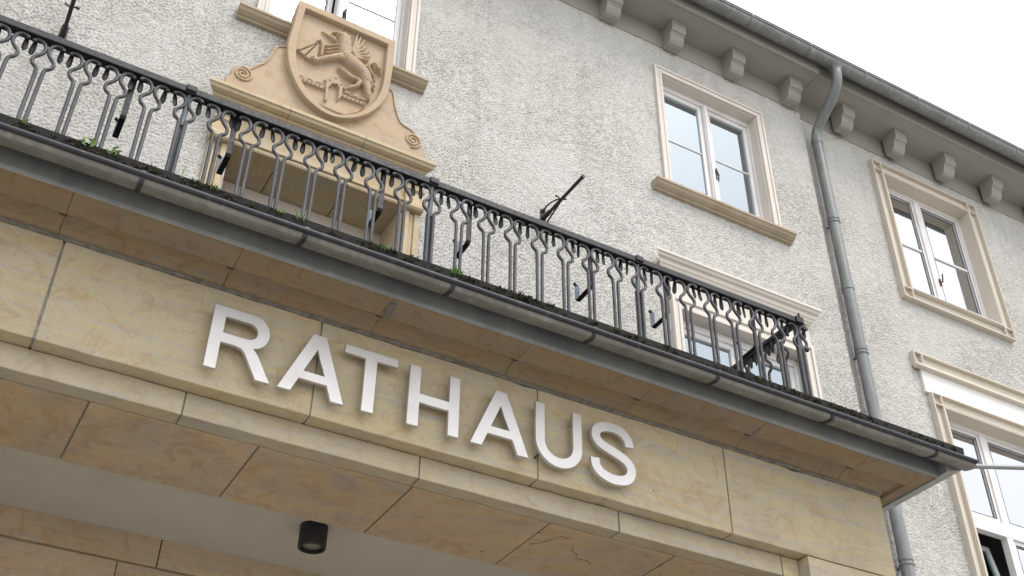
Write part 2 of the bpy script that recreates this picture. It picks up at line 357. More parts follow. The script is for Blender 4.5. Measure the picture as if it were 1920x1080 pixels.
def roughcast(x0, x1, z0, z1, y, holes, seed):
    """thrown plaster: a fine sheet pushed in and out by band-passed noise, in front of the plain wall"""
    g = .0092; nx, nz = int((x1-x0)/g), int((z1-z0)/g); r = np.random.default_rng(seed)
    fx_, fz_ = np.meshgrid(np.fft.rfftfreq(nx, g), np.fft.fftfreq(nz, g)); fr = np.hypot(fx_, fz_)
    def band(f0, bw): 
        F = np.fft.rfft2(r.normal(size=(nz, nx)))*np.exp(-((fr-f0)/bw)**2); a = np.fft.irfft2(F, s=(nz, nx)); return a/a.std()
    a = band(29, 9); b = band(44, 10); c = band(8, 5); k = band(.6, .9)
    h = np.tanh(1.6*(a*.9+b*.55+c*.40+.50))            # flat-topped crumbs with sharp pits between them
    H = (h*.0045+b*.0011)*(1.0+.16*np.clip(k, -1.5, 1.5))+.0075
    gx, gz = np.meshgrid(x0+np.arange(nx)*(x1-x0)/(nx-1), z0+np.arange(nz)*(z1-z0)/(nz-1))
    o = org(hall); V = np.stack([gx-o[0], y-H-o[1], gz-o[2]], -1).reshape(-1, 3)
    idx = np.arange(nx*nz).reshape(nz, nx); ok = np.ones((nz-1, nx-1), bool); cxm = gx[:-1,:-1]; czm = gz[:-1,:-1]
    for q in holes: ok &= ~((cxm > q[0]) & (cxm < q[1]) & (czm > q[2]) & (czm < q[3]))
    F = np.stack([idx[:-1,:-1], idx[:-1,1:], idx[1:,1:], idx[1:,:-1]], -1)[ok].astype(np.int32)
    me = bpy.data.meshes.new('roughcast'); n = len(F)
    me.vertices.add(len(V)); me.vertices.foreach_set('co', V.astype(np.float32).ravel()); me.loops.add(n*4); me.loops.foreach_set('vertex_index', F.ravel())
    me.polygons.add(n); me.polygons.foreach_set('loop_start', np.arange(0, n*4, 4, dtype=np.int32)); me.polygons.foreach_set('loop_total', np.full(n, 4, np.int32))
    me.polygons.foreach_set('use_smooth', np.ones(n, bool)); me.update(); ob = link('roughcast', me, M['plaster'], hall); return ob
grow = lambda q, e=.02: (q[0]-e, q[1]+e, q[2]-e, q[3]+e)
roughcast(-1.3, XC-.005, 5.55, 9.965, YW, [grow(WIN1), grow(CW), grow(WINC), grow(DOOR)], 1)
roughcast(XC+.012, 11.7, 3.7, 9.965, YR, [grow(WIN2), grow(WIN3)], 2)
wall('wall', -9.0, XC, 3.05, 9.96, YW+.003, .12, [WIN1, CW, WINC, (DOOR[0], DOOR[1], 3.05, DOOR[3])], M['plaster'])
wall('wall', XC, 17.0, -1.6, 9.96, YR+.003, .12, [WIN2, WIN3], M['plaster'])
part('wall_corner', MB().pz([(XC-.035,YW-.004),(XC-.004,YW-.006),(XC+.012,YW+.012),(XC+.014,YR+.02),(XC-.035,YR+.02)], -1.6, 9.95), M['plaster'], hall, .01)
part('wall_back', MB().box(-9, 17, 9.6, 9.8, -1.6, 10.2), M['room'], hall)
part('roof', MB().px([(6.27,10.475),(6.07,10.405),(6.065,10.42),(11.5,14.0),(17,10.475)], -9, 17), M['roof'], hall)
part('floor_slab', MB().box(-9, 17, 7.4, 9.6, 6.8, 7.05), M['room'], hall)
part('attic_slab', MB().box(-9, 17, 6.9, 9.6, 9.97, 10.2), M['room'], hall)
for x0 in (-9.0, 0.2, 3.6, 7.7, 11.6): part('partition', MB().box(x0, x0+.12, 7.4, 9.6, -1.5, 9.96), M['room'], hall)
# ---- eave: frieze, soffit, lip and console brackets
part('frieze', MB().box(-9, XC, YW-.022, YW+.2, 9.962, 10.25).box(XC+.001, 17, YR-.022, YR+.2, 9.962, 10.25), M['eave'], hall, .004)
part('soffit', MB().box(-9, XC, 6.262, 7.2, 10.25, 10.40).box(XC+.001, 17, 6.30, 7.2, 10.25, 10.40), M['eave'], hall, .008)
part('fascia_board', MB().box(-9, XC, 6.27, 6.31, 10.402, 10.473).box(XC+.001, 17, 6.305, 6.34, 10.402, 10.473), M['eave'], hall)
part('soffit_moulding', MB().px([(6.262,10.249),(6.262,10.228),(6.285,10.228),(6.30,10.249)], -9, XC-.03).px([(6.30,10.249),(6.30,10.235),(6.315,10.235),(6.325,10.249)], XC+.03, 17), M['eave'], hall, .003)
bk = [(YW-.021,9.945),(6.60,9.945),(6.562,9.955),(6.535,9.985),(6.522,10.03),(6.519,10.062),(6.505,10.068),(6.505,10.084),(6.482,10.088),(6.472,10.12),(6.466,10.18),(6.464,10.249),(YW-.021,10.249)]
b0 = part('eave_bracket', MB().px(bk, 4.748, 4.933), M['eave'], hall, .006)
for n in range(-5, 14):
    if n: dup_part(b0, (.8435*n, .03 if 4.75+.8435*n > XC else 0, 0))
# ---- eave gutter, its straps and the downpipe
def gut(x0, x1):
    P = [(6.15+.080*math.cos(a), 10.372+.080*math.sin(a)) for a in [math.radians(d) for d in range(180, 361, 12)]]
    Q = [(6.15+.076*math.cos(a), 10.372+.076*math.sin(a)) for a in [math.radians(d) for d in range(360, 179, -12)]]
    m = MB().rings([[(x, y, z) for y, z in P+Q] for x in (x0, x1)], True)
    m.tube([(x0, 6.068, 10.377), (x1, 6.068, 10.377)], .012, 8); return m
g = part('eave_gutter', gut(-9, 17), M['zinc_eave'], hall)
sm = MB().strap([(5.58, 6.15+.083*math.cos(math.radians(d)), 10.372+.083*math.sin(math.radians(d))) for d in range(176, 365, 9)], .020, .004).box(5.565,5.595,6.056,6.08,10.372,10.396)
s0 = part('gutter_strap', sm, M['zinc_eave'], g)
for n in range(-4, 12):
    if n: dup_part(s0, (.8535*n, 0, 0), g)
PX = 7.722
path = [(PX-.005,6.15,10.34),(PX-.005,6.152,10.25),(PX-.004,6.158,10.17),(PX-.002,6.19,10.07),(PX,6.27,9.96),(PX,6.40,9.85),(PX,6.54,9.745),(PX,6.62,9.66),(PX,6.652,9.56),(PX,6.655,9.45)]
pip = MB().tube(spline(path, 5), [.085]*3+[.075]*3+[.064]*40, 16) if False else MB()
sp_ = spline(path, 5); rr = [max(.061, .10-.010*i) for i in range(len(sp_))]
pip.tube(sp_, rr, 18); pip.tube([(PX,6.655,9.45),(PX,6.655,3.2),(PX,6.655,-1.55)], .0605, 18)
dp = part('downpipe', pip, M['zinc_eave'], hall)
for z in (9.53, 8.36, 7.39, 6.62, 5.4, 4.36, 2.9):
    r = MB().tube([(PX,6.655,z-.045),(PX,6.655,z+.01)], .0665, 18)
    if z in (8.36, 6.62, 4.36): r.tube([(PX,6.655,z-.09),(PX,6.655,z-.07)], .069, 18).box(PX-.012,PX+.012,6.70,6.78,z-.09,z-.07)
    part('pipe_collar', r, M['zinc_eave'], dp)
# ---- windows
def frame_ring(m, x0, x1, z0, z1, w, y0, y1, wt=None, wb=None):
    wt = w if wt is None else wt; wb = w if wb is None else wb
    m.box(x0, x0+w, y0, y1, z0, z1).box(x1-w, x1, y0, y1, z0, z1).box(x0+w, x1-w, y0, y1, z1-wt, z1)
    if wb: m.box(x0+w, x1-w, y0, y1, z0, z0+wb)
    return m
def pane(x0, x1, z0, z1, y): return MB().box(x0, x1, y, y+.006, z0, z1)
def casement_window(op, y, kind):
    """old double casement: frame, two sashes with a slim glazing bar, inner sashes behind"""
    x0, x1, z0, z1 = op; mul = x0+(x1-x0)*.508
    w = MB(); frame_ring(w, x0, x1, z0, z1, .035, y, y+.10, .075, .05); w.box(mul-.030, mul+.030, y-.012, y+.10, z0+.05, z1-.075)
    w.box(mul-.018, mul+.018, y-.024, y-.012, z0+.05, z1-.06)
    win = part('window', w, M['wood'], hall, .006)
    for i, (a, b) in enumerate(((x0+.035, mul-.03), (mul+.03, x1-.035))):
        if kind == 'crest' and i == 0:
            pass
        s = MB(); frame_ring(s, a+.002, b-.002, z0+.052, z1-.077, .05, y+.020, y+.065, .055, .07)
        zb = z0+(z1-z0)*.525; s.box(a+.052, b-.052, y+.030, y+.055, zb-.008, zb+.008)
        g = pane(a+.05, b-.05, z0+.12, z1-.13, y+.041)
        if kind == 'crest' and i == 0:                     # this sash stands ajar, hinged at its left edge
            for t in (s, g): t.v = [(a+(X-a)*math.cos(.16)-(Y-y)*math.sin(.16), y+(Y-y)*math.cos(.16)+(X-a)*math.sin(.16), Z) for X, Y, Z in t.v]
        part('sash', s, M['wood'], win, .004); part('pane', g, M['glass'], win)
        if kind == 'crest' and i == 0: continue
        q = MB(); frame_ring(q, a+.01, b-.01, z0+.06, z1-.09, .06, y+.19, y+.23, .07, .09); q.box(a+.07, b-.07, y+.2, y+.22, z0+.78, z0+.83)
        part('inner_sash', q, M['wood'], win, .003)
        part('blind', MB().box(a+.09, b-.02, y+.26, y+.27, z0+.1, z1-.22), M['curtain'], win)
    hd = MB().tube([(mul+.055, y-.002, z0+.72),(mul+.045, y-.02, z0+.66),(mul+.055, y-.03, z0+.60)], .010, 6).tube([(mul+.055,y-.03,z0+.60),(mul+.06,y-.01,z0+.53)], .008, 6).box(mul+.035,mul+.065,y+.002,y+.02,z0+.58,z0+.70)
    part('handle', hd, M['iron'], win)
    return win
def trim1(x0, x1, z0, z1, sill_x, win):
    m = MB(); w = .094; yo = 6.67
    for d0, d1, yy in ((0, .030, yo-.012), (.030, .062, yo), (.062, w, yo-.006)):
        # left, right uprights and head in mitred steps
        for xa, xb in ((x0-w+d0, x0-w+d1), (x1+w-d1, x1+w-d0)):
            m.box(xa, xb, yy, 6.73, z0, z1+w-d0)
        m.box(x0-w+d1, x1+w-d1, yy, 6.73, z1+w-d1, z1+w-d0)
    m.box(x0-.0, x0+.012, yo+.02, 6.83, z0, z1).box(x1-.012, x1, yo+.02, 6.83, z0, z1).box(x0+.012, x1-.012, yo+.02, 6.83, z1-.012, z1)
    part('surround', m, M['cream2'], win, .005)
    p = [(6.75,7.80),(6.575,7.798),(6.572,7.768),(6.585,7.762),(6.60,7.735),(6.63,7.716),(6.65,7.712),(6.652,7.694),(6.70,7.69),(6.82,7.80)]
    part('sill', MB().px([(6.82,7.806)]+p[1:-1], *sill_x), M['sill'], win, .004)
w1 = casement_window(WIN1, 6.80, 'plain'); trim1(*WIN1, (5.275, 7.035), w1)
wc = casement_window(CW, 6.80, 'crest'); trim1(*CW, (.996, 2.756), wc)
# window behind the balcony, with its own corniced hood
wb_ = casement_window(WINC, 6.80, 'low')
m = MB(); x0, x1, z0, z1 = WINC
for d0, d1, yy in ((0, .035, 6.645), (.035, .07, 6.662), (.07, .105, 6.653)):
    for xa, xb in ((x0-.105+d0, x0-.105+d1), (x1+.105-d1, x1+.105-d0)): m.box(xa, xb, yy, 6.73, z0, z1+.13-d0*1.2)
    m.box(x0-.105+d1, x1+.105-d1, yy, 6.73, z1+.13-d1*1.24, z1+.13-d0*1.2)
m.box(x0-.105, x1+.105, 6.668, 6.73, z1+.1305, 6.66)
part('surround', m, M['cream2'], wb_, .005)
hood = [(6.72,6.835),(6.545,6.818),(6.545,6.79),(6.56,6.783),(6.572,6.757),(6.592,6.752),(6.597,6.742),(6.60,6.71),(6.612,6.70),(6.622,6.677),(6.64,6.662),(6.645,6.652),(6.72,6.65)]
def hood_mesh(prof, xl, xr, yb, k=.9):                       # moulding with returns at both ends
    R = []
    for side, xe in ((-1, xl), (1, xr)):
        R.append([(xe+side*(yb-y)*k, y, z) for y, z in prof])
    mm = MB().rings(R); return mm
part('hood', hood_mesh(hood, 5.305, 7.02, 6.70), M['cream2'], wb_, .003)
# ---- right-hand windows with channelled surrounds
def channel(m, x0, x1, z0, z1, w, yf):
    """surround of two fillets with a sunk channel and corner blocks, between opening x0..z1 and outer edge w further out"""
    f = .016; X0, X1, Z0, Z1 = x0-w, x1+w, z0-w, z1+w; yb = yf+.045
    m.box(X0, X1, yb, YR+.02, Z1-w+.001, Z1).box(X0, X1, yb, YR+.02, Z0, Z0+w-.001).box(X0, x0-.001, yb, YR+.02, Z0+w, Z1-w).box(x1+.001, X1, yb, YR+.02, Z0+w, Z1-w)
    for a, b in ((X0, X0+f), (x0-f, x0), (x1, x1+f), (X1-f, X1)): m.box(a, b, yf, yb, Z0, Z1)
    for a, b in ((X0+f, x0-f), (x1+f, X1-f)):
        for c in (Z0, Z0+w-f, Z1-w, Z1-f): m.box(a, b, yf+.002, yb, c, c+f)
        for c in (Z0+w+.05, Z1-w-.09): pass
    for c, d in ((Z0, Z0+f), (Z0+w-f, Z0+w), (Z1-w, Z1-w+f), (Z1-f, Z1)): m.box(x0, x1, yf+.001, yb, c, d)
    return m
def modern_window(op, y, muls, bar=None, transom=None, hinge=None):
    x0, x1, z0, z1 = op; w = MB(); frame_ring(w, x0, x1, z0, z1, .055, y, y+.075, .06, .06)
    edges = [x0+.055]
    for a in muls: w.box(a-.045, a+.045, y-.004, y+.075, z0+.06, z1-.06); edges += [a-.045, a+.045]
    edges.append(x1-.055)
    if transom: w.box(x0+.055, x1-.055, y-.008, y+.07, transom-.075, transom+.075)
    win = part('window', w, M['wood'], hall, .004)
    for i in range(0, len(edges), 2):
        a, b = edges[i], edges[i+1]
        for (c, d) in (((transom+.075, z1-.06), (z0+.06, transom-.075)) if transom else ((z0+.06, z1-.06),)):
            low = transom and d < transom
            s = MB(); frame_ring(s, a+.001, b-.001, c+.001, d-.001, .042, y+.015, y+.06, .045, .045)
            g = pane(a+.04, b-.04, c+.044, d-.044, y+.035)
            if bar and not low: s.box(a+.043, b-.043, y+.018, y+.055, bar-.014, bar+.014)
            if low and i == 0:                              # tilted open inwards at the top
                def tilt(q, zc=c, yc=y+.03, an=math.radians(9)):
                    q.v = [(X, yc+(Y-yc)*math.cos(an)+(Z-zc)*math.sin(an), zc+(Z-zc)*math.cos(an)-(Y-yc)*math.sin(an)) for X, Y, Z in q.v]
                tilt(s); tilt(g)
            part('sash', s, M['wood'], win, .003); part('pane', g, M['glass_dark' if low and i == 0 else 'glass2'], win)
            part('gasket', frame_ring(MB(), a+.041, b-.041, c+.043, d-.043, .007, y+.0135, y+.02) if not (low and i == 0) else MB().box(a+.0, b-.0, y+.11, y+.12, c, c+.01), M['black'], win)
    return win
w2 = modern_window(WIN2, 6.872, [9.505], bar=8.735)
part('surround', channel(MB(), *WIN2[:2], WIN2[2], WIN2[3], .150, 6.70), M['cream'], w2, .004)
part('sill', MB().px([(6.90,7.845),(6.69,7.836),(6.69,7.826),(6.90,7.826)], 8.83, 10.26), M['panel'], w2, .002)
part('reveal', MB().box(8.821,8.835,6.705,6.875,7.84,9.614).box(10.255,10.269,6.705,6.875,7.84,9.614).box(8.835,10.255,6.705,6.875,9.60,9.614), M['cream'], w2)
part('handle', MB().tube([(9.55,6.862,8.30),(9.56,6.835,8.30),(9.585,6.832,8.42)], .010, 6).box(9.535,9.565,6.855,6.868,8.25,8.35), M['darkclamp'], w2)
w3 = modern_window(WIN3, 6.872, [9.545, 10.35], transom=5.135)
m = channel(MB(), *WIN3[:2], WIN3[2], WIN3[3], .142, 6.70)
part('surround', m, M['cream'], w3, .004)
part('lintel_panel', MB().box(8.655, 11.28, 6.732, YR+.02, 6.443, 6.72), M['panel'], w3, .003)
lm = MB(); f = .016; lx0, lx1, lz0, lz1 = 8.565, 11.37, 6.745, 6.915
lm.box(lx0, lx1, 6.745, YR+.02, lz0+.001, lz1).box(lx0, lx1, 6.70, 6.745, lz1-f, lz1).box(lx0, lx0+f, 6.70, 6.745, lz0, lz1-f).box(lx0+.115, lx0+.115+f, 6.70, 6.745, lz0+.02, lz1-f).box(lx0+f, lx1, 6.702, 6.745, lz0, lz0+.028)
lm.px([(6.68,6.742),(6.676,6.725),(6.69,6.715),(6.74,6.712),(6.74,6.744)], lx0, lx1)
part('lintel_moulding', lm, M['cream'], w3, .003)
part('reveal', MB().box(8.841,8.855,6.705,6.875,3.61,6.299).box(11.085,11.099,6.705,6.875,3.61,6.299).box(8.855,11.085,6.705,6.875,6.285,6.299), M['cream'], w3)
# ---- balcony door: stone surround, deep soffit, hood cornice, pediment
ds = MB(); x0, x1, zt = DOOR[0], DOOR[1], DOOR[3]
for d0, d1, yy in ((0, .05, 6.640), (.05, .10, 6.655), (.10, .15, 6.630), (.15,.185,6.66)):
    for xa, xb in ((x0-.175+d0, x0-.175+d1), (x1+.165-d1, x1+.165-d0)):
        if d1 < .18: ds.box(xa, xb, yy+.02, 6.75, 3.9, 6.255)
for k, (za, zb, yy) in enumerate(((6.30,6.335,6.655),(6.335,6.375,6.64),(6.375,6.56,6.655),(6.56,6.62,6.635),(6.62,6.66,6.61))):
    ds.box(x0-.15, x1+.14, yy, 6.75, za+.0005, zb)
sr = part('door_surround', ds, M['surround'], hall, .006)
for xa, xb in ((x0-.185, x0-.005), (x1+.005, x1+.17)):
    c = MB().px([(6.75,6.256),(6.615,6.256),(6.60,6.275),(6.60,6.31),(6.612,6.33),(6.62,6.44),(6.60,6.455),(6.60,6.475),(6.75,6.475)], xa, xb)
    part('capital', c, M['surround'], sr, .006)
for xa, xb in ((x0-.012, 1.575), (1.583, 2.155), (2.163, x1+.012)):
    part('lintel_stone', MB().box(xa, xb, 6.66, 7.13, 6.292, 6.60), M['surround'], sr, .005)
for xa, xb in ((x0-.15, x0+.003), (x1-.003, x1+.15)): part('jamb_stone', MB().box(xa, xb, 6.712, 7.13, 3.2, 6.29), M['surround'], sr, .004)
dr = MB(); frame_ring(dr, x0, x1, 3.95, 6.291, .09, 7.10, 7.18, .20, .1); dr.box(1.86, 1.96, 7.10, 7.18, 4.05, 6.09)
dd = part('balcony_door', dr, M['cream2'], hall, .005)
for a, b in ((x0+.09, 1.86), (1.96, x1-.09)): part('pane', pane(a, b, 4.05, 6.09, 7.14), M['glass'], dd)
cor = [(6.75,6.755),(6.50,6.742),(6.497,6.705),(6.508,6.70),(6.518,6.675),(6.545,6.66),(6.565,6.656),(6.572,6.640),(6.60,6.625),(6.615,6.612),(6.75,6.61)]
for i, (xa, xb) in enumerate(((.885, 1.555), (1.559, 2.208), (2.212, 2.865))):
    R = []
    for xe, side in ((xa, -1), (xb, 1)):
        end = (i == 0 and side < 0) or (i == 2 and side > 0)
        R.append([(xe - (side*(y-6.497)*.85 if end and y < 6.7 else (side*.17 if end else 0)), y, z) for y, z in cor])
    part('hood_stone', MB().rings(R), M['surround'], sr, .004)
SC = 6.58/6.7
L = [(1.015,6.74),(1.015,6.86),(1.045,6.90),(1.043,6.955),(1.06,7.00),(1.10,7.028),(1.16,7.03),(1.20,7.075),(1.231,7.118),(1.27,7.165),(1.304,7.235),(1.325,7.31),(1.34,7.372),(1.358,7.420),(1.395,7.440),(1.436,7.462)]
R_ = [(2.377,7.462),(2.426,7.435),(2.445,7.372),(2.461,7.278),(2.49,7.19),(2.525,7.114),(2.57,7.085),(2.628,7.070),(2.69,7.020),(2.722,6.95),(2.735,6.90),(2.765,6.86),(2.765,6.74)]
pd = link('pediment', poly_mesh('pediment', [spline(L, 3)+spline(R_, 3)], 6.552, 6.72, org(hall), .006), M['crest'], sr)
def spiral(cx, cz, s):
    pts = []
    for k in range(44):
        a = math.radians(-100+k*18)*s; r = .080*(1-k/52); pts.append((cx+r*math.cos(a)*(1), 6.549, cz+r*math.sin(a)))
    return pts
part('volute', MB().tube(spiral(1.135, 6.945, -1), [.013-.0001*k for k in range(44)], 6), M['crest'], sr)
part('volute', MB().tube(spiral(2.642, 6.945, 1), [.013-.0001*k for k in range(44)], 6), M['crest'], sr)
for P in (L[5:], R_[:-4]): part('edge_fillet', MB().tube([(a+(.012 if a < 2 else -.012), 6.549, b-.012) for a, b in spline(P, 3)], .009, 6), M['crest'], sr)
# ---- ground-floor ashlar seen through the portico
xs = [-3.9+1.299*k for k in range(0, 9)]
for k, (za, zb, sh) in enumerate(((2.828, 3.046, 0.0), (2.33, 2.820, -.225), (1.83, 2.322, 0.3), (1.33, 1.822, -.225))):
    for i in range(1, 8):
        a = xs[i]+sh; b = xs[i+1]+sh-.008
        if a > 5.6: continue
        part('stone_block', MB().jx([(y_, z_) for y_, z_ in ((YW-.012 if k else YW-.03, za), (YW+.1, za), (YW+.1, zb), (YW-.012 if k else YW-.03, zb))], a, min(b, 5.66)), M['stone_under'], hall, .006)
part('mortar_bed', MB().box(-4, 5.66, YW+.004, YW+.2, -1.6, 3.046), M['mortar'], hall)
# ================================================================ the portico
port = thing('portico', (1.9, 5.3, -1.6), 'yellow sandstone entrance portico with flat lintel below the balcony railing', 'portico')
def stone(name, x0, x1, y0, y1, z0, z1, mat='stone', bev=.005): return part(name, MB().jx([(y0,z0),(y1,z0),(y1,z1),(y0,z1)], x0, x1), M[mat], port, bev)
fx = [-1.86, -1.185, .190, 1.578, 2.950, 4.330, 5.68]
for i, (a, b) in enumerate(zip(fx, fx[1:])): stone('lintel_block', a+(.006 if i == 2 else .005 if i else 0), b-(.008 if i == 1 else .005 if i < 5 else 0), 5.0, 5.35, 3.09, 3.688)
part('joint_filling', MB().box(-1.84, 5.67, 5.010, 5.34, 3.098, 3.68), M['mortar'], port)
for k in range(9):
    z1 = 3.082-.52*k; z0 = max(z1-.512, -1.6)
    if z1 < -1.5: break
    for a, b in ((4.92, 5.68), (-1.86, -1.1)): stone('pier_block', a, b, 5.0, 5.85, z0, z1)
bxs = [-1.06, -.347, .953, 2.258, 3.555, 4.78]
for a, b in zip(bxs, bxs[1:]): stone('inner_band_block', a+.005, b-.005, 5.092, 5.198, 2.952, 3.086, 'stone_band')
for x0 in (4.785, -1.095): stone('inner_band_block', x0, x0+.13, 5.092, 5.198, -1.6, 3.086)
part('joint_filling', MB().box(-1.09, 4.91, 5.104, 5.86, 2.962, 3.085), M['mortar'], port)
sx = [-1.1, -.349, .526, 1.392, 2.27, 3.147, 4.027, 4.91]
for a, b in zip(sx, sx[1:]): stone('soffit_block', a+.006, b-.006, 5.206, 5.868, 2.950, 3.084, 'stone_under')
stone('back_beam', -1.86, 5.68, 5.36, 5.868, 3.09, 3.66, 'stone_under')
# two hairline cracks in the soffit stone
for P in ([(3.18,5.50),(3.24,5.44),(3.262,5.36),(3.30,5.31),(3.36,5.325)], [(3.42,5.38),(3.45,5.45),(3.50,5.47),(3.53,5.53),(3.60,5.52),(3.66,5.57)]):
    part('crack', MB().tube([(x, y, 2.9505) for x, y in spline([(a, b) for a, b in P], 2)], [.0022]*(2*len(P)-1), 4), M['darkclamp'], port)
part('ceiling', MB().box(-1.86, 5.2, 5.869, 6.668, 3.0, 3.12), M['ceiling'], port)
for z0, z1 in ((2.952, 3.3), (3.306, 3.688)): stone('side_block', 5.2, 5.68, 5.875, 6.69, z0, z1)
# cornice: stones swept round the corner
def dx(d): return d*.625 if d <= .4 else .25+(d-.4)*.85
XCN, XL = 5.68, -2.1
def sweep_ring(prof, x=None, side=None):
    if side is not None: return [(XCN+dx(d), side, z) for d, z in prof]
    if x is not None: return [(x, 5.0-d, z) for d, z in prof]
    return [(XCN+dx(d), 5.0-d, z) for d, z in prof]
def sweep_part(name, prof, mat, bev=0, smooth=False, parent=None):
    m = MB().rings([sweep_ring(prof, x=XL), sweep_ring(prof), sweep_ring(prof, side=6.69)], smooth); return part(name, m, mat, parent or port, bev)
cp = [(-.02,3.692),(0,3.692),(.010,3.714),(.035,3.734),(.075,3.746),(.146,3.750),(.150,3.735),(.162,3.728),(.33,3.744),(.330,3.90),(-.02,3.90)]
cx = [.15+.8575*k for k in range(-2, 7)]
cxs = [XL]+[c for c in cx if c > XL+.3 and c < 5.5]
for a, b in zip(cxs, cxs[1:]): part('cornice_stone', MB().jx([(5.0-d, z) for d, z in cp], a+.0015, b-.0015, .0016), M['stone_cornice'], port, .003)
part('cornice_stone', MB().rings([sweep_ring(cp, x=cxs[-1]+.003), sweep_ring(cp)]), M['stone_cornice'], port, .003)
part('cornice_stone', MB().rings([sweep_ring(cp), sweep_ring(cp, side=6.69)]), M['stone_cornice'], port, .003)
part('joint_filling', MB().px([(5.02,3.775),(4.84,3.765),(4.69,3.765),(4.69,3.88),(5.02,3.88)], XL+.01, 5.66), M['mortar'], port)
part('joint_filling', MB().jx([(5.01,3.684),(4.994,3.688),(4.984,3.698),(4.984,3.705),(5.01,3.705)], XL+.02, 5.66, .0022, .11), M['grime_mortar'], port, .002)
for c in cx:
    if abs(c-1.865) < .02 or abs(c-4.4375) < .02:
        wv = random.uniform(.018, .045); z_ = lambda d: np.interp(d, [.162,.33], [3.728,3.744])
        dd2 = [.164, .21, .25, .30][:random.choice((3,4))]
        part('mortar_patch', MB().rings([[(c-wv*random.uniform(.2,.6), 5.0-d, z_(d)-.002), (c+wv*random.uniform(.3,.9), 5.0-d, z_(d)-.002), (c+wv*.5, 5.0-d, z_(d)+.004), (c-wv*.4, 5.0-d, z_(d)+.004)] for d in dd2]), M['grime_mortar'], port)
for c in cx[1:]: part('iron_clamp', MB().box(c-.03, c+.012, 4.856, 4.868, 3.735, 3.755), M['darkclamp'], port, .004)
# roof deck, flashing, gutter
sweep_part('roof_deck', [(-1.6,3.901),(.40,3.89),(.42,3.86),(.50,3.868),(.503,3.918),(.46,3.926),(-1.6,3.94)], M['deck'])
fl = sweep_part('flashing', [(.332,3.742),(.338,3.735),(.347,3.739),(.350,3.755),(.347,3.86),(.344,3.88),(.332,3.88)], M['zinc_blue'])
for c in (1.035, 3.565, -1.5): part('flashing_seam', MB().px([(4.662,3.733),(4.652,3.736),(4.648,3.755),(4.651,3.875),(4.654,3.875),(4.652,3.755),(4.66,3.74)], c, c+.035), M['zinc_blue'], fl, .001)
gp = [(.428,3.86),(.428,3.800),(.434,3.789),(.460,3.780),(.500,3.771),(.522,3.772),(.533,3.782),(.540,3.800),(.540,3.812),(.537,3.812),(.536,3.800),(.529,3.786),(.52,3.776),(.50,3.775),(.46,3.784),(.434,3.793),(.431,3.80),(.431,3.86)]
GX = 6.055
gu = part('gutter', MB().px([(5-d, z) for d, z in gp], XL, GX).px([(4.574,3.862),(4.574,3.799),(4.567,3.788),(4.54,3.779),(4.50,3.770),(4.477,3.771),(4.466,3.781),(4.459,3.80),(4.459,3.812)], GX+.0005, GX+.005), M['zinc'], port)
part('gutter_return', MB().rings([[(5.893,y,3.744),(6.05,y,3.798),(6.05,y,3.862),(5.893,y,3.862)] for y in (4.576, 6.69)]), M['zinc_blue'], gu)
gm = MB().tube([(XL, 4.452, 3.807), (GX+.006, 4.452, 3.807)], .0155, 10)
part('gutter_bead', gm, M['zinc_bead'], gu)
cm = MB().strap([(0,4.574,3.80),(0,4.566,3.783),(0,4.54,3.776),(0,4.50,3.766),(0,4.476,3.766),(0,4.463,3.779),(0,4.455,3.796),(0,4.439,3.806),(0,4.44,3.822),(0,4.452,3.826),(0,4.47,3.82)], .024, .003)
c0 = part('gutter_clip', MB().add([(p[0]+.416, p[1], p[2]) for p in cm.v], cm.f), M['zinc_bead'], gu)
for k, x in enumerate((-.465, 1.257, 2.107, 3.011, 3.895, 4.796, 5.70)): dup_part(c0, (x-.416, 0, 0), gu)
a = Vector((GX-.03, 4.50, 3.786)); d_ = Vector((1, -.5, .004)).normalized()
part('water_spout', MB().tube([a, a+d_*.04, a+d_*.6, a+d_*1.1], .016, 10).tube([a+d_*1.09, a+d_*1.12], .019, 10), M['zinc_blue'], gu)
# ================================================================ moss and weeds on the roof edge
def clump(m, c, r, n):
    for _ in range(n):
        d = Vector((random.gauss(0,1), random.gauss(0,.6), abs(random.gauss(0,1)))).normalized(); p = Vector(c)+Vector((d.x*r*1.4, d.y*r, d.z*r*random.uniform(.3,1)))
        s_ = random.uniform(.004,.009); t = d*s_*1.6; o = d.orthogonal().normalized()*s_; q = d.cross(o)
        m.add([p-o*.6-q*.6, p+o*.9-q*.2, p+q*.9, p+t], [(0,1,3),(1,2,3),(2,0,3),(0,2,1)])
mm = MB(); x = XL
while x < XCN+dx(.49)-.03:
    dens = .55+.45*math.sin(x*3.1)+.3*math.sin(x*7.7+1)
    if random.random() < .12+.6*max(0, dens): clump(mm, (x, 4.503+random.uniform(-.012,.02), 3.872+random.uniform(-.02,.035)), random.uniform(.007,.016)*(1.0+max(0,dens)*.5), 20)
    if random.random() < .55: clump(mm, (x, 4.505, 3.875+random.uniform(-.03,.02)), .009, 8)
    x += random.uniform(.006, .016)
o = link('moss', mm.mesh('moss', (1.9,4.5,3.88)), M['moss'], None, 0, (1.9,4.5,3.88)); tag(o, 'dark green and brown moss creeping along the portico roof edge', 'moss'); o['kind'] = 'stuff'
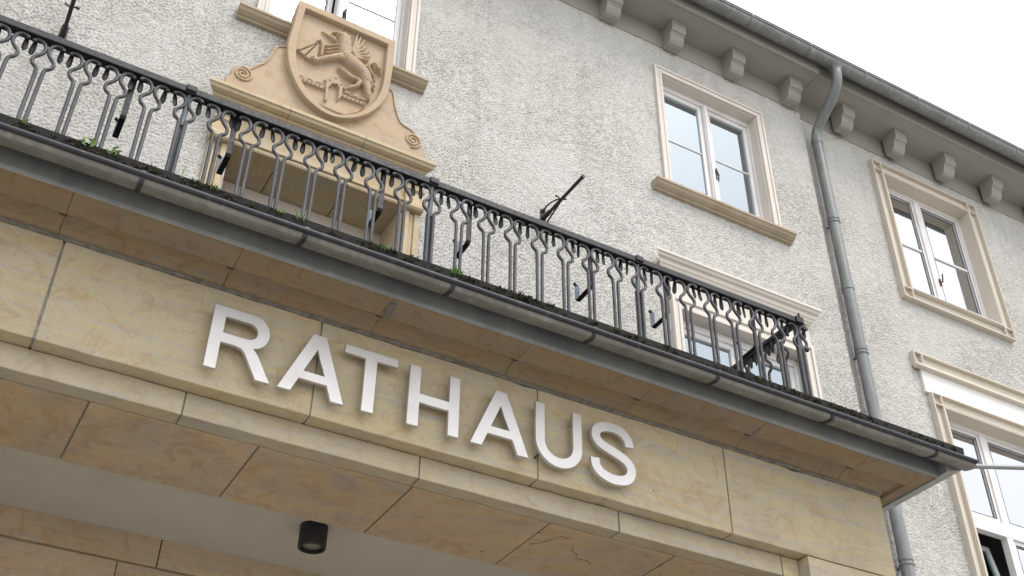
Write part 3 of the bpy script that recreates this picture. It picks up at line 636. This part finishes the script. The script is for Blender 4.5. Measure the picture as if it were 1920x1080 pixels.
WEEDS = [(-.169,'spiky',.05,'tuft of thin weeds at the far left of the mossy gutter'),(.142,'broad',.07,'broad-leaved green weed leftmost on the gutter edge'),(.262,'broad',.065,'bright green leafy weed left of the first railing post'),
 (.592,'tall',.11,'single tall grass blade at the foot of the left railing post'),(.751,'spiky',.04,'low grass tuft in front of the left door jamb'),(1.119,'spiky',.045,'small green tuft below the left side of the door'),(1.227,'spiky',.05,'pale green weed tuft below the middle of the door'),
 (1.70,'spiky',.05,'fine-leaved weed with tiny white flowers below the right of the door'),(2.138,'bush',.06,'round mossy weed cushion beside the middle railing post'),(3.17,'spiky',.025,'tiny tuft in the moss right of the flagpole holder'),(4.259,'spiky',.025,'tiny rust-brown tuft under the right window')]
for x, kind, h, lab in WEEDS:
    m = MB(); n = {'tall':2,'broad':9,'spiky':16,'bush':46}[kind]
    for i in range(n):
        an = random.uniform(0, 2*math.pi); lean = random.uniform(.2,.9) if kind != 'tall' else .15; hh = h*random.uniform(.5,1); w = .010 if kind == 'broad' else .0035
        p0 = Vector((x+random.uniform(-.03,.03)*(1 if kind != 'tall' else .2), 4.49+random.uniform(-.01,.01), 3.895)); dr = Vector((math.cos(an)*lean, math.sin(an)*lean*.6, 1)).normalized()
        sd2 = Vector((-math.sin(an), math.cos(an), .3)).normalized()*w
        p1 = p0+dr*hh*.55; p2 = p1+(dr+Vector((math.cos(an)*.9, 0, -.5 if kind=='broad' else -.1))).normalized()*hh*.5
        m.add([p0-sd2*.5, p0+sd2*.5, p1+sd2, p1-sd2, p2], [(0,1,2,3),(3,2,4)])
    solo('weed', m, M['grass'], (x, 4.49, 3.895), lab, 'weed', 'weeds growing on the portico roof edge')
# ================================================================ the wrought-iron railing
RY = 4.95
rail = thing('balcony_railing', (1.9, RY, 3.93), 'dark wrought-iron balcony railing with curled twin bars and tongue-shaped drops', 'railing')
XE = 5.13
part('handrail', MB().box(-1.36, XE+.03, RY-.024, RY+.038, 4.916, 4.966).box(XE-.030, XE+.030, RY+.04, 6.66, 4.925, 4.962), M['iron'], rail, .006)
part('bottom_rail', MB().box(-1.36, XE+.02, RY-.010, RY+.012, 4.02, 4.045).box(XE-.012, XE+.012, RY+.012, 6.66, 4.02, 4.045), M['iron'], rail, .003)
def barpath(s):
    P = [(.0155,4.03),(.0165,4.30),(.018,4.60),(.020,4.690),(.030,4.712),(.048,4.728),(.056,4.752),(.050,4.778),(.030,4.802),(.013,4.828),(.010,4.856),(.018,4.886),(.036,4.906),(.058,4.911),(.076,4.902),(.081,4.889)]
    return [(s*a, 0.0, b-4.03) for a, b in P]
def bar_mesh(s):
    m = MB(); pth = spline(barpath(s), 3); m.tube(pth, .0112, 8)
    m.tube([(s*.010,-.002,.805),(s*.021,.004,.805)], .010, 6)
    return m.mesh('baluster_bar')
BM = {-1: bar_mesh(-1), 1: bar_mesh(1)}
def tongue_mesh(s):
    R = []
    for z, hw, th in ((4.915,.010,.006),(4.895,.013,.007),(4.868,.0155,.006),(4.842,.0165,.005),(4.826,.013,.004),(4.815,.005,.003)):
        R.append([(hw*math.cos(a), th*math.sin(a), z-4.905) for a in [math.pi*k/4 for k in range(8)]])
    return MB().rings(R, True).mesh('tongue')
TM = {-1: tongue_mesh(-1), 1: tongue_mesh(1)}
for k in TM: TM[k].materials.append(M['iron'])
for k in BM: BM[k].materials.append(M['bar'])
R0 = Vector(rail.location)
def put_pair(x, y, rot=0.0):
    x += random.uniform(-.004, .004)
    for s in (-1, 1):
        ob = bpy.data.objects.new('baluster_bar', BM[s]); COL.objects.link(ob); ob.parent = rail; ob.location = Vector((x, y, 4.03))-R0
        tg = bpy.data.objects.new('tongue', TM[s]); COL.objects.link(tg); tg.parent = ob; tg.location = (s*.072, .026, .875); tg.rotation_euler = (random.uniform(-.12,.12), random.uniform(-.1,.1), random.uniform(-.4,.4))
        ob.rotation_euler = (random.uniform(-.004,.004), 0, rot+random.uniform(-.10,.10))
posts = [-.977, .590, 2.158, 3.722, XE-.005]
for a, b, n in ((posts[0], posts[1], 8), (posts[1], posts[2], 8), (posts[2], posts[3], 8), (posts[3], posts[4], 7)):
    for k in range(n): put_pair(a+(b-a)*k/n, RY)
put_pair(-1.17, RY); put_pair(XE-.005, RY)
for k in range(1, 9): put_pair(XE, RY+.195*k, math.pi/2)
def post(x, y):
    m = MB().box(x-.020, x+.020, y+.018, y+.032, 3.93, 4.70).tube([(x,y+.02,4.68),(x,y+.012,4.80),(x,y+.005,4.93)], [.016,.017,.014], 8)
    m.tube([(x+.012*math.cos(t*.7), y+.015+.012*math.sin(t*.7), 4.70+.014*t) for t in range(0, 12)], .007, 5)
    p = part('post', m, M['post'], rail, .003)
    part('collar', MB().box(x-.032, x+.032, y-.036, y+.036, 4.925, 4.972), M['iron'], p, .008)
for x in posts[:-1]: post(x, RY)
m = MB().box(XE-.020, XE+.020, RY+.0, RY+.035, 3.93, 4.93)
cp_ = part('post', m, M['bar'], rail, .003)
part('collar', MB().box(XE-.03, XE+.035, RY-.035, RY+.035, 4.92, 4.97).tube([(XE+.03,RY-.01,4.93),(XE+.055,RY-.01,4.925),(XE+.06,RY,4.90),(XE+.045,RY,4.885)], .009, 6).tube([(XE+.02,RY-.02,4.875),(XE+.05,RY-.02,4.87)], .014, 8).tube([(XE+.02,RY-.01,4.70),(XE+.05,RY-.01,4.70)], .016, 8).tube([(XE,RY-.03,4.96),(XE,RY-.03,5.0)], .009, 6), M['iron'], cp_)
# box holders hooked over the inner side of the rail
def holder(x, lab, first=None):
    if first: return dup_tree(first, (x-first.location.x, 0, 0), lab)
    h = thing('flower_box_holder', (x, RY+.03, 4.62), lab, 'bracket', 'empty flower box holders hooked on the railing')
    y = RY+.042
    part('strap', MB().strap([(x,y-.05,4.968),(x,y-.005,4.967),(x,y,4.955),(x,y,4.80),(x,y,4.63),(x,y+.01,4.615),(x,y+.03,4.61),(x,y+.165,4.605)], .034, .006), M['iron'], h)
    part('plate', MB().strap([(x,y+.168,4.604),(x,y+.170,4.62),(x,y+.170,4.745)], .034, .005), M['holder'], h)
    part('bolt', MB().tube([(x-.004,y-.02,4.965),(x-.004,y-.02,4.985)], .008, 6).tube([(x-.028,y+.16,4.735),(x-.01,y+.172,4.735)], .011, 6), M['iron'], h)
    return h
hx = [(.280,'bent iron flower box holder between the second and first pair left of the left post'),(.886,'bent iron holder hanging in front of the left door jamb'),(1.84,'bent iron holder hanging in front of the right part of the door opening'),
 (2.447,'bent iron holder just right of the middle railing post'),(3.36,'bent iron holder hanging over bare plaster left of the right post'),(3.975,'bent iron holder just right of the right railing post'),(4.74,'bent iron holder in front of the window, nearest the railing corner')]
h0 = holder(*hx[0])
for a in hx[1:]: holder(a[0], a[1], h0)
# ================================================================ flagpole holders on the wall
def flagholder(x, lab):
    t = thing('flagpole_holder', (x, YW, 6.75), lab, 'flagpole holder', 'iron flagpole holders')
    part('wall_plate', MB().box(x-.028, x+.028, YW-.02, YW+.01, 6.62, 6.87).tube([(x,YW-.01,6.85),(x,YW-.035,6.85)], .018, 8), M['iron'], t, .006)
    part('socket_tube', MB().tube([(x,YW-.01,6.76),(x,YW-.67,6.735)], .0155, 10).tube([(x,YW-.02,6.76),(x,YW-.13,6.756)], .021, 10).tube([(x,YW-.66,6.7355),(x,YW-.69,6.7345)], .018, 10), M['iron'], t)
    st = MB().tube(spline([(x,YW-.01,6.85),(x,YW-.10,6.86),(x,YW-.22,6.82),(x,YW-.30,6.775)], 5), .008, 6).tube(spline([(x,YW-.01,6.64),(x,YW-.12,6.68),(x,YW-.30,6.73)], 5), .008, 6)
    for s in (-1, 1): st.tube(spline([(x,YW-.33,6.75),(x+s*.03,YW-.34,6.75+s*.01),(x+s*.05,YW-.33,6.77),(x+s*.045,YW-.30,6.79),(x+s*.028,YW-.31,6.785)], 5), .006, 5)
    part('scroll_stay', st, M['iron'], t)
flagholder(4.013, 'black iron flagpole holder with scrolls sticking out above the railing, right')
flagholder(-.205, 'black iron flagpole holder at the top left edge above the railing')
# ================================================================ coat of arms
SX, SY, SZ = 1.91, 6.50, 7.40
coat = thing('coat_of_arms', (SX, 6.58, 6.80), 'carved sandstone shield with winged griffin over a gatehouse, above the balcony door', 'coat of arms')
STROKES= [([(-0.193, 0.388, 0.0089), (-0.135, 0.361, 0.0166), (-0.089, 0.336, 0.0255)], 0.03), ([(-0.104, 0.415, 0.0115), (-0.069, 0.437, 0.0128), (-0.037, 0.406, 0.0128)], 0.045), ([(-0.041, 0.416, 0.0319), (0.002, 0.416, 0.0414)], 0.04), ([(0.006, 0.499, 0.0051), (-0.001, 0.449, 0.0153)], 0.045), ([(0.047, 0.482, 0.0077), (0.04, 0.42, 0.0179)], 0.04), ([(0.005, 0.391, 0.0542), (0.021, 0.304, 0.0638), (0.024, 0.211, 0.0606)], 0.045), ([(-0.16, 0.217, 0.0089), (-0.131, 0.221, 0.0115), (-0.097, 0.249, 0.0115), (-0.051, 0.273, 0.0153)], 0.05), ([(-0.155, 0.178, 0.0089), (-0.127, 0.183, 0.0115), (-0.093, 0.211, 0.0115), (-0.046, 0.234, 0.0153)], 0.05), ([(-0.151, 0.138, 0.0089), (-0.122, 0.143, 0.0115), (-0.089, 0.17, 0.0115), (-0.042, 0.194, 0.0153)], 0.05), ([(-0.146, 0.1, 0.0089), (-0.118, 0.104, 0.0115), (-0.084, 0.132, 0.0115), (-0.038, 0.155, 0.0153)], 0.05), ([(-0.226, 0.247, 0.0089), (-0.197, 0.26, 0.014), (-0.177, 0.207, 0.0166), (-0.176, 0.139, 0.0166), (-0.174, 0.081, 0.0153), (-0.15, 0.068, 0.014), (-0.129, 0.094, 0.0115)], 0.04), ([(-0.246, -0.007, 0.0319), (-0.221, -0.017, 0.0255)], 0.04), ([(-0.223, -0.023, 0.0255), (-0.119, 0.066, 0.0268), (-0.036, 0.138, 0.0383), (0.036, 0.158, 0.0574)], 0.042), ([(0.033, 0.182, 0.0638), (0.087, 0.144, 0.0733), (0.152, 0.113, 0.0701), (0.22, 0.057, 0.0574), (0.252, -0.017, 0.051)], 0.05), ([(0.247, -0.036, 0.0472), (0.261, -0.12, 0.0357), (0.276, -0.194, 0.023), (0.283, -0.223, 0.0179)], 0.045), ([(0.289, -0.022, 0.0191), (0.329, -0.013, 0.0089)], 0.04), ([(0.293, -0.061, 0.0191), (0.328, -0.068, 0.0077)], 0.04), ([(-0.004, 0.017, 0.014), (0.043, -0.024, 0.0255), (0.082, -0.044, 0.0293), (0.12, -0.056, 0.023), (0.155, -0.037, 0.0191), (0.188, -0.068, 0.0255), (0.169, -0.12, 0.023), (0.107, -0.174, 0.0179), (0.073, -0.197, 0.0115)], 0.04), ([(0.082, 0.253, 0.0191), (0.1, 0.385, 0.0179), (0.12, 0.538, 0.0077)], 0.045), ([(0.088, 0.252, 0.0191), (0.125, 0.382, 0.0179), (0.151, 0.521, 0.0077)], 0.045), ([(0.095, 0.247, 0.0191), (0.152, 0.371, 0.0179), (0.184, 0.487, 0.0077)], 0.045), ([(0.102, 0.238, 0.0191), (0.174, 0.34, 0.0179), (0.214, 0.434, 0.0077)], 0.045), ([(0.11, 0.226, 0.0191), (0.191, 0.298, 0.0179), (0.239, 0.374, 0.0077)], 0.045), ([(0.117, 0.213, 0.0191), (0.2, 0.26, 0.0179), (0.253, 0.32, 0.0077)], 0.045), ([(0.125, 0.2, 0.0191), (0.198, 0.224, 0.0179), (0.244, 0.263, 0.0077)], 0.045), ([(0.321, 0.046, 0.0102), (0.324, 0.081, 0.0115), (0.296, 0.108, 0.0115), (0.267, 0.152, 0.0115), (0.256, 0.196, 0.0115), (0.278, 0.239, 0.0102)], 0.04), ([(0.298, 0.229, 0.0191), (0.333, 0.189, 0.0306), (0.366, 0.147, 0.0089)], 0.045), ([(-0.111, -0.187, 0.0064), (-0.03, -0.072, 0.0077), (0.06, -0.188, 0.0077)], 0.038), ([(-0.323, -0.264, 0.0191), (-0.295, -0.264, 0.0191)], 0.034), ([(-0.25, -0.26, 0.0191), (-0.222, -0.261, 0.0191)], 0.034), ([(-0.174, -0.259, 0.0191), (-0.145, -0.259, 0.0191)], 0.034), ([(0.079, -0.244, 0.0191), (0.108, -0.244, 0.0191)], 0.034), ([(0.149, -0.249, 0.0191), (0.178, -0.25, 0.0191)], 0.034), ([(0.219, -0.246, 0.0191), (0.248, -0.247, 0.0191)], 0.034)]
POLYS= [([(-0.223, 0.223), (-0.392, 0.036), (-0.319, -0.019), (-0.234, -0.037), (-0.209, 0.01), (-0.211, 0.17)], 0.03), ([(-0.091, -0.437), (-0.105, -0.188), (-0.03, -0.081), (0.051, -0.185), (0.046, -0.309), (0.036, -0.354), (0.015, -0.381)], 0.034), ([(-0.321, -0.278), (-0.109, -0.279), (-0.105, -0.317), (-0.317, -0.316)], 0.034), ([(0.041, -0.287), (0.258, -0.285), (0.261, -0.316), (0.044, -0.322)], 0.034), ([(-0.322, -0.319), (-0.105, -0.317), (0.05, -0.315), (0.261, -0.316), (0.204, -0.41), (0.098, -0.488), (-0.027, -0.486), (-0.15, -0.48), (-0.25, -0.427)], 0.012)]
GROOVES= [([(-0.226, 0.2, 0.0032), (-0.367, 0.025, 0.0077)], 0.028), ([(-0.225, 0.192, 0.0032), (-0.319, -0.02, 0.0077)], 0.028), ([(-0.299, -0.298, 0.0057), (-0.292, -0.298, 0.0057)], 0.02), ([(-0.263, -0.299, 0.0057), (-0.256, -0.299, 0.0057)], 0.02), ([(-0.225, -0.298, 0.0057), (-0.218, -0.298, 0.0057)], 0.02), ([(-0.193, -0.302, 0.0057), (-0.185, -0.302, 0.0057)], 0.02), ([(-0.157, -0.301, 0.0057), (-0.15, -0.301, 0.0057)], 0.02), ([(-0.118, -0.304, 0.0057), (-0.111, -0.305, 0.0057)], 0.02), ([(0.055, -0.308, 0.0057), (0.062, -0.308, 0.0057)], 0.02), ([(0.091, -0.305, 0.0057), (0.098, -0.305, 0.0057)], 0.02), ([(0.127, -0.306, 0.0057), (0.134, -0.306, 0.0057)], 0.02), ([(0.163, -0.307, 0.0057), (0.171, -0.307, 0.0057)], 0.02), ([(0.199, -0.304, 0.0057), (0.207, -0.304, 0.0057)], 0.02), ([(0.236, -0.305, 0.0057), (0.243, -0.305, 0.0057)], 0.02), ([(-0.027, -0.141, 0.0057), (-0.019, -0.141, 0.0057)], 0.02), ([(-0.078, -0.191, 0.0057), (-0.071, -0.191, 0.0057)], 0.02), ([(0.024, -0.192, 0.0057), (0.032, -0.192, 0.0057)], 0.02), ([(-0.249, -0.008, 0.0057), (-0.242, -0.008, 0.0057)], 0.02)]
HOLES= [([(-0.068, -0.433), (-0.072, -0.267), (-0.046, -0.212), (-0.005, -0.198), (0.016, -0.236), (0.021, -0.386)], 0.034)]
SH_OUT= [(-0.447, 0.62), (-0.456, 0.37), (-0.474, 0.101), (-0.472, -0.023), (-0.447, -0.166), (-0.414, -0.261), (-0.354, -0.38), (-0.278, -0.481), (-0.183, -0.548), (-0.079, -0.588), (0.02, -0.587), (0.128, -0.547), (0.239, -0.466), (0.332, -0.351), (0.406, -0.215), (0.449, -0.053), (0.46, 0.122), (0.465, 0.297), (0.463, 0.614)]
SH_IN= [(-0.382, 0.548), (-0.394, 0.381), (-0.404, 0.177), (-0.4, 0.01), (-0.384, -0.113), (-0.352, -0.226), (-0.296, -0.34), (-0.226, -0.43), (-0.15, -0.484), (-0.058, -0.522), (0.025, -0.526), (0.11, -0.486), (0.204, -0.417), (0.302, -0.294), (0.358, -0.167), (0.389, -0.018), (0.397, 0.147), (0.397, 0.345), (0.397, 0.531)]

SH_IN = [(a, b*1.05 if b < -.2 else b) for a, b in SH_IN]
def shp(P):
    P = spline(P, 4); return [(SX+a, SZ+b) for a, b in P]
oo = org(coat)
link('shield_rim', poly_mesh('shield_rim', [shp(SH_OUT), shp(SH_IN)], SY-.008, 6.62, oo, .007), M['crest'], coat)
link('shield_body', poly_mesh('shield_body', [shp([(a*.985, b*.985) for a, b in SH_OUT])], SY+.095, 6.70, oo, .0), M['crest'], coat)
def relief():
    nx, nz = 300, 400; X = np.linspace(-.42, .42, nx); Z = np.linspace(-.56, .57, nz); gx, gz = np.meshgrid(X, Z); H = np.zeros_like(gx)
    def seg(p, q):
        ax, az, ar = p; bx, bz, br = q; dx_, dz_ = bx-ax, bz-az; L2 = dx_*dx_+dz_*dz_+1e-12
        t = np.clip(((gx-ax)*dx_+(gz-az)*dz_)/L2, 0, 1); r = ar+(br-ar)*t; return np.hypot(gx-ax-t*dx_, gz-az-t*dz_)/np.maximum(r, 1e-4), r
    def inside(P):
        c = np.zeros_like(gx, bool); n = len(P)
        for i in range(n):
            (x1, z1), (x2, z2) = P[i], P[(i+1) % n]
            k = ((z1 > gz) != (z2 > gz)) & (gx < (x2-x1)*(gz-z1)/(z2-z1+1e-12)+x1); c ^= k
        return c
    for P, h in POLYS: H = np.maximum(H, np.where(inside(P), h, 0))
    for P, h in HOLES:
        H = np.where(inside(P), np.minimum(H, .004), H)
    for P, h in STROKES:
        for p, q in zip(P, P[1:]):
            d, r = seg(p, q); H = np.maximum(H, h*np.sqrt(np.clip(1-d**2.6, 0, 1))*np.clip(r/.018, .55, 1.25))
    for P, h in GROOVES:
        for p, q in zip(P, P[1:]): d, r = seg(p, q); H = np.where(d < 1, np.minimum(H, np.maximum(H-h*(1-d**2), 0)), H)
    cres = inside([(-.30,-.425),(-.235,-.445),(-.15,-.475),(-.03,-.50),(-.10,-.515),(-.17,-.495),(-.23,-.46)])
    fur = .0030*np.sin(gx*260+np.sin(gz*70)*2.2)*np.sin(gz*150+gx*90); H = np.where(H > .02, H+fur, H)
    k = np.array([1, 2, 1])/4
    H = np.where(cres, -.035, H)
    for _ in range(1): H = np.apply_along_axis(lambda v: np.convolve(np.pad(v, 1, 'edge'), k, 'valid'), 0, H); H = np.apply_along_axis(lambda v: np.convolve(np.pad(v, 1, 'edge'), k, 'valid'), 1, H)
    ins = inside([(a*1.03, b*1.03) for a, b in SH_IN])
    yb = SY+.046
    vs = np.stack([gx+SX, yb-H*1.25, gz+SZ], -1).reshape(-1, 3)
    idx = np.arange(nx*nz).reshape(nz, nx); ok = ins[:-1,:-1] & ins[1:,1:] & ins[1:,:-1] & ins[:-1,1:]
    f = np.stack([idx[:-1,:-1], idx[:-1,1:], idx[1:,1:], idx[1:,:-1]], -1)[ok]
    used = np.unique(f); mp = np.full(nx*nz, -1); mp[used] = np.arange(len(used))
    me = bpy.data.meshes.new('relief'); me.from_pydata((vs[used]-np.array(oo)).tolist(), [], mp[f].tolist())
    me.polygons.foreach_set('use_smooth', [True]*len(me.polygons)); return me
link('relief', relief(), M['crest'], coat)
# ================================================================ the steel letters
LZ0, LZ1 = 3.165, 3.546
def A_(xl, xr, tl, tr):
    H = LZ1-LZ0; w = .071
    def L_(z): return xl+(tl-xl)*(z-LZ0)/H
    def R2(z): return xr+(tr-xr)*(z-LZ0)/H
    c0, c1 = 3.252, 3.302
    def Li(z): return L_(z)+w
    def Ri(z): return R2(z)-w
    za = LZ0+H*((xr-w)-(xl+w))/(((tl-xl)-(tr-xr))); za = min(za, LZ1-.04)
    return [[(xl,LZ0),(Li(LZ0),LZ0),(Li(c0),c0),(Ri(c0),c0),(Ri(LZ0),LZ0),(xr,LZ0),(tr,LZ1),(tl,LZ1)], [(Li(c1),c1),(Ri(c1),c1),((Li(za)+Ri(za))/2,za)]]
Rl = [(.976,3.165),(1.038,3.165),(1.038,3.330),(1.118,3.330)]+[(1.150,3.322),(1.172,3.298),(1.246,3.165),(1.322,3.165),(1.243,3.305),(1.225,3.328),(1.208,3.342)]+arc(1.190,3.443,.096,.103,-78,90,12)+[(.976,3.546)]
Rh = [(1.042,3.388),(1.172,3.388)]+arc(1.172,3.439,.050,.051,-80,80,8)+[(1.172,3.490),(1.042,3.490)]
Sp = spline([(3.551,3.432),(3.540,3.480),(3.500,3.520),(3.432,3.535),(3.362,3.522),(3.320,3.490),(3.312,3.450),(3.334,3.412),(3.385,3.387),(3.450,3.366),(3.515,3.338),(3.550,3.300),(3.552,3.255),(3.525,3.213),(3.468,3.190),(3.400,3.190),(3.338,3.213),(3.306,3.250),(3.300,3.298)], 4)
Up = [(2.929,3.555),(2.929,3.44),(2.929,3.32)]+arc(3.055,3.316,.126,.124,180,360,20)+[(3.181,3.44),(3.181,3.555)]
LET = [('R', [Rl, Rh], 'brushed steel letter R, first of the sign on the lintel'),
 ('A', A_(1.364,1.728,1.520,1.594), 'brushed steel letter A between the R and the T'),
 ('T', [[(1.707,3.546),(1.707,3.495),(1.829,3.495),(1.829,3.165),(1.897,3.165),(1.897,3.495),(2.018,3.495),(2.018,3.546)]], 'brushed steel letter T, third letter of the sign'),
 ('H', [[(2.094,3.165),(2.161,3.165),(2.161,3.318),(2.341,3.318),(2.341,3.165),(2.406,3.165),(2.406,3.546),(2.341,3.546),(2.341,3.374),(2.161,3.374),(2.161,3.546),(2.094,3.546)]], 'brushed steel letter H in the middle of the sign'),
 ('A', A_(2.481,2.850,2.637,2.705), 'brushed steel letter A between the H and the U'),
 ('U', [stroke(Up, .061)], 'brushed steel letter U before the final S'),
 ('S', [stroke(Sp, .061)], 'brushed steel letter S, last of the sign')]
for ch, loops, lab in LET:
    o = (loops[0][0][0], 4.95, LZ0)
    ob = link('sign_letter', poly_mesh('sign_letter', loops, 4.933, 4.957, o, .0012), M['steel'], None, 0, o); tag(ob, lab, 'letter', 'steel letters spelling RATHAUS')
    xsn = [p[0] for p in loops[0]]; pm = MB(); xa, xb = min(xsn)+.03, max(xsn)-.035
    zs_ = {'T': [(1.862,3.2),(1.862,3.51)], 'A': [(xa+.012,3.20),(xb-.012,3.20),((xa+xb)/2,3.52)]}.get(ch, [(xa,3.22),(xa,3.50),(xb,3.50)] if ch in 'HU' else [(xa+.02,3.50)])
    for px_, pz_ in zs_: part('stud', MB().tube([(px_,4.956,pz_),(px_,5.002,pz_)], .006, 6), M['zinc_bead'], ob)
# ================================================================ ceiling lamp under the portico
lx, ly, lz = 2.022, 6.03, 2.90
lamp = thing('ceiling_lamp', (lx, ly, 3.0), 'black cylindrical ceiling spotlight hanging behind the stone lintel', 'lamp')
r = .083; rings = [[(lx+q*math.cos(a), ly+q*math.sin(a), z) for a in [2*math.pi*k/40 for k in range(40)]] for q, z in ((r,3.0),(r,lz-.035),(r-.004,lz-.04),(r-.016,lz-.04),(r-.018,lz-.01),(.0005,lz-.01))]
part('housing', MB().rings(rings, False), M['black'], lamp)
part('lens', MB().rings([[(lx+q*math.cos(a), ly+q*math.sin(a), z) for a in [2*math.pi*k/32 for k in range(32)]] for q, z in ((r-.019,lz-.012),(r-.020,lz-.022),(.02,lz-.024),(.0005,lz-.024))], True), M['lens'], lamp)
